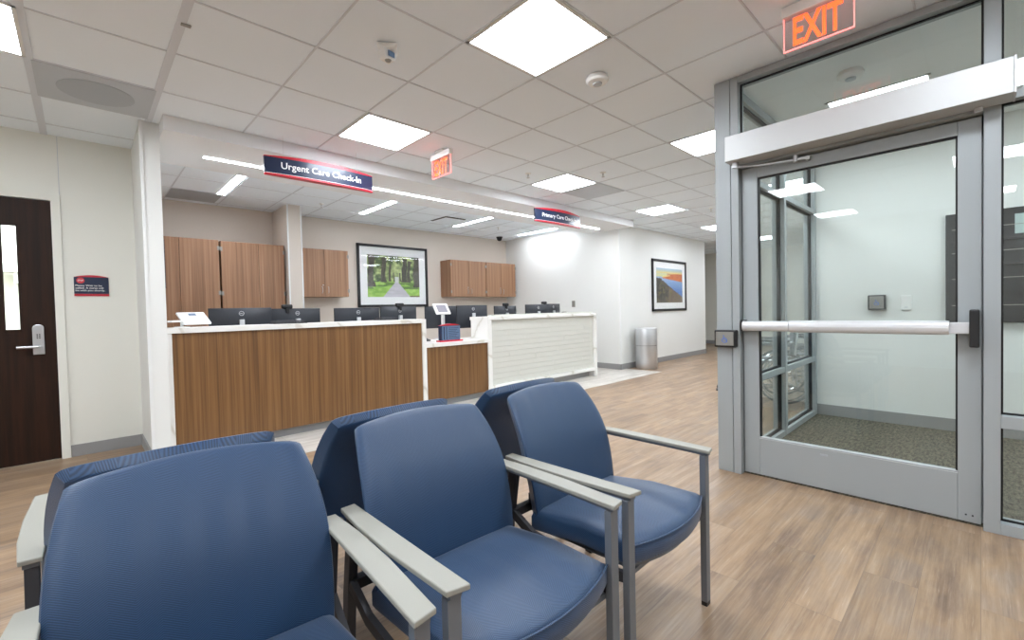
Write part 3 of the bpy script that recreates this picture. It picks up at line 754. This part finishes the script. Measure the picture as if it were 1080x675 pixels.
# folded sign on low counter
t = thing('counter_sign', 'small red and slate blue upright sign standing on the low counter', 'sign', (3.43, 4.76, .79), math.radians(-4))
bx(-.145, .145, -.03, .03, .018, .205).build('face', 'navy', t)
bx(-.125, .145, -.0315, -.03, .022, .20).build('front_card', 'slate', t)
MB().box(-.17, .17, -.06, .05, 0, .018).build('base', 'red', t, bevel=.003)
MB().prism([(.148*u, -.034, .205) for u in (1, -1)]+[(-.148+.296*k/12, -.034, .205+.022*(1-(1-k/6)**2)) for k in range(1, 12)], (0, .07, 0)).build('top_band', 'red', t)
q = MB()
for k in range(7): q.box(-.03, .12-.02*(k % 3), -.0325, -.0315, .17-.021*k, .176-.021*k)
q.box(-.105, -.09, -.0325, -.0315, .03, .19)
q.box(-.065, -.055, -.0325, -.0315, .03, .19).build('printed_line', 'navy', t)
# ------------------------------------------------------------ cabinets
def cabinet(name, x0, x1, y0, z0, z1, label, doors, handles, grp, hinges=True, depth=.36):
    t = thing(name, label, 'cabinet', ((x0+x1)/2, y0, z0), 0, grp)
    w_ = (x1-x0)/2; h = z1-z0
    bx(-w_+.001, w_-.001, .02, depth, 0, h).build('carcass', 'cab', t, bevel=.001)
    prev = -w_
    for k, xd in enumerate(doors+[w_]):
        dr = bx(prev+.0025, xd-.0025, 0, .019, .002, h-.002).build('door', 'cab', t, bevel=.001)
        if handles:
            hx = xd-.05 if k % 2 == 0 else prev+.05
            MB().tube([(hx, 0, .06), (hx, -.03, .07), (hx, -.03, .155), (hx, 0, .165)], .004, 8).build('handle', 'steel', dr, smooth=True)
            if k == 0: MB().tube([(hx+.02, -.008, .19), (hx+.02, 0, .19)], .009, 10).build('lock', 'steel', dr)
        if hinges:
            hx = prev+.006 if k % 2 == 0 else xd-.006
            q = MB()
            for zz in ((.10, h-.10) if h < 1 else (h-.11, h-.72, .4)): q.box(hx-.014, hx+.014, -.006, 0, zz-.028, zz+.028)
            q.build('hinge', 'plate', dr)
        prev = xd
    return t
cabinet('tall_cabinet', .505, 1.385, 7.2, .0, 2.222, 'left tall walnut cabinet beside the white column', [-.005], False, 'tall walnut cabinets', True, .59)
cabinet('tall_cabinet', 1.405, 2.215, 7.2, .0, 2.215, 'right tall walnut cabinet against the pilaster', [.06], False, 'tall walnut cabinets', True, .59)
cabinet('wall_cabinet', 2.50, 3.305, 7.45, 1.462, 2.24, 'walnut wall cabinet between the pilaster and the avenue picture', [-.0], True, 'walnut wall cabinets', True, .345)
cabinet('wall_cabinet', 5.43, 6.355, 7.43, 1.475, 2.225, 'walnut wall cabinet right of the avenue picture with exposed side', [.0], True, 'walnut wall cabinets', True, .365)
cabinet('wall_cabinet', 6.365, 7.25, 7.43, 1.475, 2.225, 'walnut wall cabinet in the corner by the white wall', [.0], True, 'walnut wall cabinets', True, .365)
tag(bx(.501, .528, 4.79, 5.25, 1.43, 1.84).build('notice_board', 'navy'), 'navy board on the inner side of the white column, seen as a thin dark sliver', 'notice board')

# ------------------------------------------------------------ pictures
def picture(name, x0, x1, z0, z1, yw, fw, mw, fn, label, nx, nz, subject):
    t = thing(name, label, 'picture', ((x0+x1)/2, yw, z0))
    w_ = (x1-x0)/2; h = z1-z0
    f = MB(); f.box(-w_, -w_+fw, -.03, 0, 0, h).box(w_-fw, w_, -.03, 0, 0, h).box(-w_, w_, -.03, 0, 0, fw).box(-w_, w_, -.03, 0, h-fw, h)
    f.build('frame', 'picframe', t, bevel=.002)
    bx(-w_+fw, w_-fw, -.012, -.004, fw, h-fw).build('mat_board', 'mat_w', t)
    a, b0, b1 = w_-fw-mw, fw+mw, h-fw-mw
    me = bpy.data.meshes.new('print'); vs = []; fs = []
    for j in range(nz+1):
        for i in range(nx+1): vs.append((-a+2*a*i/nx, -.0135, b0+(b1-b0)*j/nz))
    for j in range(nz):
        for i in range(nx): k = j*(nx+1)+i; fs.append((k, k+1, k+nx+2, k+nx+1))
    me.from_pydata(vs, [], fs); ca = me.color_attributes.new('Col', 'FLOAT_COLOR', 'POINT')
    for j in range(nz+1):
        for i in range(nx+1): ca.data[j*(nx+1)+i].color = srgb(*fn(i/nx, j/nz))
    me.materials.append(M['vcol']); o = bpy.data.objects.new('print', me); COL.objects.link(o); o.parent = t; o['label'] = subject
    bx(-w_+fw, w_-fw, -.022, -.019, fw, h-fw).build('glazing', 'pic_glass', t)
rn = random.Random(3)
NZ = [[rn.random() for _ in range(80)] for _ in range(80)]
def vn(x, y):
    i, j = int(math.floor(x)), int(math.floor(y)); fx, fy = x-i, y-j
    g = lambda a, b_: NZ[a % 80][b_ % 80]
    return (g(i, j)*(1-fx)+g(i+1, j)*fx)*(1-fy)+(g(i, j+1)*(1-fx)+g(i+1, j+1)*fx)*fy
lerp = lambda a, b_, t_: tuple(p+(q_-p)*t_ for p, q_ in zip(a, b_))
def avenue(u, v):
    hz = .36
    if v < hz:                                     # lawn and path
        d_ = (hz-v)/hz; half = .03+.235*d_
        off = abs(u-.545+.0*d_)
        if off < half: return lerp((190, 186, 192), (212, 206, 216), vn(u*9, v*40))
        g = lerp((126, 178, 60), (176, 214, 104), vn(u*18, v*26))
        if d_ < .45 and vn(u*7+3, v*30+9) > .45: g = lerp(g, (62, 92, 38), .6)
        if d_ > .9 and u > .8: g = (110, 96, 60)
        return g
    n = vn(u*16, v*14)*.6+vn(u*37, v*33)*.4
    fol = lerp((58, 80, 38), (206, 220, 150), max(0, min(1, (n-.25)*1.7)))
    cg = math.exp(-((u-.55)/.2)**2-((v-.62)/.25)**2); fol = lerp(fol, (214, 224, 160), cg*.55)
    if v > .8 and n < .5: fol = lerp(fol, (60, 78, 44), .45)
    for (c0, wd, bt_, tp_) in ((.07, .055, .24, 1.0), (.30, .048, .34, .95), (.42, .02, .38, .8), (.70, .05, .36, .95), (.79, .03, .34, .9), (.95, .06, .24, 1), (.50, .010, .38, .6), (.62, .012, .38, .6)):
        e = wd*(1+.8*max(0, (bt_+.08-v))*5)*(.8+.4*vn(c0*40, v*9))
        if abs(u-c0-.012*math.sin(v*9)) < e and v > bt_ and v < tp_: fol = lerp((64, 62, 50), (94, 88, 76), vn(u*60, v*8))
    if hz < v < hz+.05 and fol[1] > 120: fol = lerp(fol, (150, 190, 90), .6)
    if abs(u-.545) < .035 and v < hz+.14: fol = (216, 218, 214)
    return fol
_av = avenue
def avenue2(u, v):
    # trunks reach a little below the horizon line of the lawn
    if v < .36:
        for c0, wd in ((.07, .06), (.95, .055)):
            if v > .24 and abs(u-c0) < wd*(1+(.36-v)*4): return lerp((60, 58, 48), (90, 84, 72), vn(u*60, v*8))
    return _av(u, v)
picture('framed_picture', 3.615, 5.10, 1.282, 2.45, 7.80, .048, .145, avenue2, 'large black-framed picture of a tree-lined avenue above the desk', 150, 110, 'print of a path between tall trees on green grass')
def river(u, v):
    hz = .80
    n = vn(u*14, v*14)*.6+vn(u*33, v*30)*.4
    if v > hz+.06: return lerp((240, 214, 130), (176, 200, 216), min(1, max(0, (v-.86)/.1)))
    ridge = hz-.04+.10*math.sin(max(0, u-.25)*2.2)
    if v > ridge: return lerp((226, 220, 150), (190, 206, 216), min(1, (v-ridge)*6)) if u < .4 else lerp((214, 150, 96), (190, 200, 206), min(1, max(0, (v-ridge)*9)))
    shore = .62+.12*(1-u) if u > .15 else .72
    if v > shore and u > .22: return lerp((214, 124, 66), (190, 96, 60), n) if v < ridge-.03 or u > .5 else (232, 200, 130)
    edge = .66-.55*max(0, u-.18)*1.1
    if u < .2: edge = .70
    edge += .06*(n-.5)
    if v < edge:
        r = lerp((44, 44, 46), (122, 110, 96), n)
        if u > .45 and v < .4: r = lerp(r, (150, 126, 108), .55)
        if vn(u*20+5, v*20) > .72: r = lerp(r, (128, 120, 62), .6)
        return r
    return lerp((92, 132, 196), (176, 200, 226), max(0, min(1, (v-.3)*2-.1*n)))
picture('framed_picture', 8.50, 10.03, 1.075, 2.17, 4.70, .05, .13, river, 'black-framed picture of a river in a valley on the white wall above the bin', 90, 80, 'print of a blue river between rocks and orange hills')

# ------------------------------------------------------------ bin
t = thing('waste_bin', 'tall cylindrical brushed steel waste bin against the white wall', 'bin', (7.80, 4.44, .0))
MB().lathe([(.195, .004), (.20, .012), (.20, .44)], n=48).build('body', 'steel', t, smooth=True)
MB().lathe([(.20, .446), (.20, .755), (.197, .765), (.17, .768)], n=48).build('lid_section', 'steel', t, smooth=True)
MB().lathe([(.197, .436), (.197, .45)], n=48).build('seam', 'frame_d', t)
MB().lathe([(.13, .7685), (.12, .774), (.02, .774)], n=32).build('opening_flap', 'silver', t, smooth=True)

# ------------------------------------------------------------ chairs
def arch_profile(z):
    """half width of the backrest at height z"""
    pts = [(.34, .252), (.46, .260), (.56, .264), (.64, .264), (.70, .259), (.76, .250), (.80, .241), (.86, .226)]
    for (a, wa), (b_, wb) in zip(pts, pts[1:]):
        if z <= b_:
            t_ = (z-a)/(b_-a); t_ = max(0, t_); return wa+(wb-wa)*t_
    return pts[-1][1]
def back_y(z):
    P = [(.26, .086), (.34, .087), (.43, .094), (.54, .112), (.64, .142), (.73, .187), (.83, .258), (.92, .34)]
    for k in range(1, len(P)-2):
        if z <= P[k+1][0] or k == len(P)-3:
            t_ = (z-P[k][0])/(P[k+1][0]-P[k][0]); a, b_, c_, d_ = (P[k-1][1], P[k][1], P[k+1][1], P[k+2][1])
            return .5*(2*b_+(c_-a)*t_+(2*a-5*b_+4*c_-d_)*t_*t_+(3*b_-a-3*c_+d_)*t_**3)
def make_chair(label, grp):
    t = thing('waiting_chair', label, 'chair', (0, 0, 0), 0, grp)
    # seat cushion: plan outline, front (-y) edge bows out
    def outline(k, ins=0):
        out = []
        N = 14
        for i in range(N+1):
            u = -1+2*i/N; out.append((u*(.262-ins), -.295-.055*(1-u*u)+ins))
        out.append((.261-ins, -.1)); out.append((.258-ins, .13-ins)); out.append((-.258+ins, .13-ins)); out.append((-.261+ins, -.1))
        return out
    m = MB(); rings = []
    for ins, z in ((.020, .368), (.006, .374), (0, .385), (0, .425), (.005, .438), (.015, .447), (.035, .453)):
        rings.append([m.bm.verts.new((x, y, z-.028*max(0, y+.1)/.23)) for x, y in outline(0, ins)])
    n = len(rings[0])
    for a, b_ in zip(rings, rings[1:]):
        for k in range(n): m.bm.faces.new((a[k], a[(k+1) % n], b_[(k+1) % n], b_[k]))
    m.bm.faces.new(rings[0][::-1])
    cen = [m.bm.verts.new((x*.5, -.08+(y+.08)*.5, .461-.028*max(0, -.08+(y+.08)*.5+.1)/.23)) for x, y in outline(0, .035)]
    for k in range(n): m.bm.faces.new((rings[-1][k], rings[-1][(k+1) % n], cen[(k+1) % n], cen[k]))
    m.bm.faces.new(cen)
    st = m.build('seat', 'fabric', t, smooth=True)
    # seam welt along the front of the seat
    MB().tube([(x, y, .4365) for x, y in outline(0, -.0005)[0:15]], .003, 6).build('piping', 'fabric', st, smooth=True)
    # seat pan
    m = MB(); m.prism([(x, y, .345) for x, y in outline(0, .03)], (0, 0, .024)); pan = m.build('seat_pan', 'frame', t)
    # backrest
    NU, NV = 20, 22; m = MB(); F = []; Bk = []
    for j in range(NV+1):
        s_ = -1+2*j/NV; vv = math.sin(s_*PI/2)*.5+.5
        rf, rb = [], []
        for i in range(NU+1):
            uu = math.sin((-1+2*i/NU)*PI/2)
            ztop = .824+.015*(1-uu*uu); z = .35+(ztop-.35)*vv
            hw = arch_profile(z)
            # rounded upper corners
            x = uu*hw
            # spine: bottom forward, top rearward, with concave wrap
            y = back_y(z)+.026*(1-uu*uu)+.028; sl = (back_y(z+.01)-back_y(z-.01))/.02
            fall = .52+.48*(max(0, 1-abs(uu)**14)*max(0, 1-abs(vv*2-1)**16))**.5
            d_ = .030*fall
            nrm = Vector((0, -1, sl)).normalized()
            d_ *= 1-.30*max(0, (vv-.6)/.4); z -= .009*abs(uu)**26*vv**6
            rf.append(m.bm.verts.new(Vector((x, y, z))+nrm*d_)); rb.append(m.bm.verts.new(Vector((uu*(hw-.016), y, z-.006*vv))-nrm*(d_+.002)))
        F.append(rf); Bk.append(rb)
    for j in range(NV):
        for i in range(NU):
            m.bm.faces.new((F[j][i], F[j][i+1], F[j+1][i+1], F[j+1][i])); m.bm.faces.new((Bk[j][i], Bk[j+1][i], Bk[j+1][i+1], Bk[j][i+1]))
    for j in range(NV):
        m.bm.faces.new((F[j][0], F[j+1][0], Bk[j+1][0], Bk[j][0])); m.bm.faces.new((F[j][-1], Bk[j][-1], Bk[j+1][-1], F[j+1][-1]))
    for i in range(NU):
        m.bm.faces.new((F[0][i], Bk[0][i], Bk[0][i+1], F[0][i+1])); m.bm.faces.new((F[-1][i], F[-1][i+1], Bk[-1][i+1], Bk[-1][i]))
    bk = m.build('backrest', 'fabric', t, smooth=True)
    for s_ in (-1, 1):
        # armrest: wide at the front, slim at the rear, slightly bowed outer edge
        ai = [(.252, -.332), (.256, -.15), (.259, .03), (.262, .222)]; ao = [(.305, .218), (.315, .08), (.316, -.10), (.305, -.322)]
        pts = [(s_*x, y, .608) for x, y in ai+ao]
        pts2 = pts if s_ > 0 else pts[::-1]
        ar = MB().prism(pts2, (0, 0, .013)).build('armrest', 'arm', t, bevel=.003)
        cx_ = [(.279, -.318), (.285, -.12), (.286, .03), (.284, .21)]
        MB().rectbar([(s_*x, y, .602) for x, y in cx_], .028, .012).build('arm_rail', 'frame', ar)
        lg = MB().rectbar([(s_*.279, -.300, .016), (s_*.279, -.300, .594)], .034, .024, (0, 1, 0)).build('leg', 'frame', t, bevel=.002)
        MB().box(s_*.279-.016, s_*.279+.016, -.311, -.289, 0, .017).build('foot_glide', 'black', lg)
        lg = MB().rectbar([(s_*.283, .262, .016), (s_*.283, .225, .36), (s_*.283, .185, .594)], .026, .036, (0, 1, 0)).build('leg', 'frame_d', t, bevel=.002)
        MB().box(s_*.283-.013, s_*.283+.013, .245, .279, 0, .017).build('foot_glide', 'black', lg)
        MB().rectbar([(s_*.285, .20, .40), (s_*.282, .10, .345), (s_*.278, -.05, .325), (s_*.278, -.2, .335), (s_*.282, -.29, .35)], .018, .032).build('side_rail', 'frame_d', t)
    MB().rectbar([(-.285, .20, .40), (.285, .20, .40)], .03, .03).build('crossbar', 'frame_d', t)
    MB().rectbar([(-.27, -.27, .338), (.27, -.27, .338)], .03, .014).build('crossbar', 'frame', t)
    for s_ in (-1, 1): MB().box(s_*.20, s_*.17, .14, .20, .385, .45).build('back_bracket', 'frame_d', t)
    return t
GC = 'blue waiting chairs standing back to back'
ch = make_chair('nearest blue chair at lower left, its back filling the corner', GC)
ch.location = (.180, 1.05, 0); ch.rotation_euler = (0, 0, math.radians(-3))
for x, y, a, lb in ((.820, 1.05, -1.5, 'blue chair in the middle of the near row'), (1.465, 1.05, .5, 'right-hand blue chair of the near row, with its whole front leg visible'),
                    (.178, 1.765, 180, 'blue chair backed against the nearest chair, only its top and left arm showing'), (.822, 1.765, 180, 'blue chair backed against the middle near-row chair'),
                    (1.49, 1.775, 181, 'blue chair backed against the right-hand near-row chair')):
    c = copy_tree(ch); c.location = (x, y, 0); c.rotation_euler = (0, 0, math.radians(a)); c['label'] = lb

# ------------------------------------------------------------ wheelchairs in the lobby behind the partition
def make_wheelchair(label):
    t = thing('wheelchair', label, 'wheelchair', (0, 0, 0), 0, 'folding wheelchairs parked behind the glass partition')
    for s_ in (-1, 1):
        w_ = MB().torus((s_*.29, .12, .30), .285, .013, 'x', 40, 8).build('wheel', 'tire', t, smooth=True)
        q = MB()
        for k in range(12): a = PI*k/6; q.tube([(s_*.29, .12, .30), (s_*.29, .12+.275*math.cos(a), .30+.275*math.sin(a))], .002, 5)
        q.build('spoke', 'chrome', w_)
        MB().torus((s_*.315, .12, .30), .25, .008, 'x', 36, 6).build('push_rim', 'chrome', w_, smooth=True)
        cs = MB().torus((s_*.22, -.32, .09), .075, .014, 'x', 20, 8).build('caster', 'tire', t, smooth=True)
        q = MB(); q.tube([(s_*.23, .25, .20), (s_*.23, .22, .50), (s_*.23, .26, .90), (s_*.23, .36, .93)], .012).tube([(s_*.23, .22, .50), (s_*.23, -.30, .50), (s_*.22, -.36, .30), (s_*.20, -.52, .12)], .012)
        q.tube([(s_*.23, .20, .22), (s_*.23, -.28, .20)], .012).tube([(s_*.22, -.32, .10), (s_*.22, -.30, .50)], .011).tube([(s_*.25, .22, .72), (s_*.25, -.15, .72), (s_*.25, -.2, .50)], .011)
        q.build('side_frame', 'chrome', t, smooth=True)
        bx(s_*.25-.03, s_*.25+.03, -.12, .18, .73, .755).build('arm_pad', 'black', t, bevel=.008)
        bx(s_*.12-.07, s_*.12+.07, -.62, -.50, .10, .115).build('footplate', 'black', t, bevel=.004)
    bx(-.22, .22, -.24, .20, .48, .505).build('seat', 'seat_n', t, bevel=.006)
    bx(-.22, .22, .22, .24, .52, .88).build('backrest', 'seat_n', t, bevel=.006)
    return t
wc = make_wheelchair('wheelchair behind the vestibule partition, nearer to the door')
wc.location = (6.15, 1.80, 0); wc.rotation_euler = (0, 0, math.radians(200))
c = copy_tree(wc); c.location = (7.1, 1.75, 0); c.rotation_euler = (0, 0, math.radians(185)); c['label'] = 'wheelchair behind the vestibule partition, farther from the door'

# ------------------------------------------------------------ camera, world, view
YAW, PIT, ROLL, FPX = 0.76358, -0.02304, -0.02289, 474.0
f = Vector((math.sin(YAW)*math.cos(PIT), math.cos(YAW)*math.cos(PIT), math.sin(PIT)))
r = Vector((math.cos(YAW), -math.sin(YAW), 0)); u = r.cross(f)
r2 = r*math.cos(ROLL)+u*math.sin(ROLL); u2 = -r*math.sin(ROLL)+u*math.cos(ROLL)
cam = bpy.data.cameras.new('camera'); co = bpy.data.objects.new('camera', cam); COL.objects.link(co)
cam.sensor_width = 36; cam.sensor_fit = 'HORIZONTAL'; cam.lens = FPX/1080*36; cam.clip_start = .02
mt = Matrix(((r2.x, u2.x, -f.x, 0), (r2.y, u2.y, -f.y, 0), (r2.z, u2.z, -f.z, H), (0, 0, 0, 1)))
co.matrix_world = mt
sc.camera = co
wd = bpy.data.worlds.new('world'); sc.world = wd; wd.use_nodes = True
bg = wd.node_tree.nodes['Background']; bg.inputs[0].default_value = (.8, .85, .9, 1); bg.inputs[1].default_value = .8
vs = sc.view_settings; vs.view_transform = 'Standard'; vs.look = 'None'; vs.gamma = 1; vs.exposure = 1.64; vs.use_curve_mapping = False
cy = sc.cycles; cy.use_denoising = True; cy.max_bounces = 10; cy.diffuse_bounces = 5; cy.glossy_bounces = 5; cy.transparent_max_bounces = 16
cy.caustics_reflective = False; cy.caustics_refractive = False; cy.sample_clamp_indirect = 6
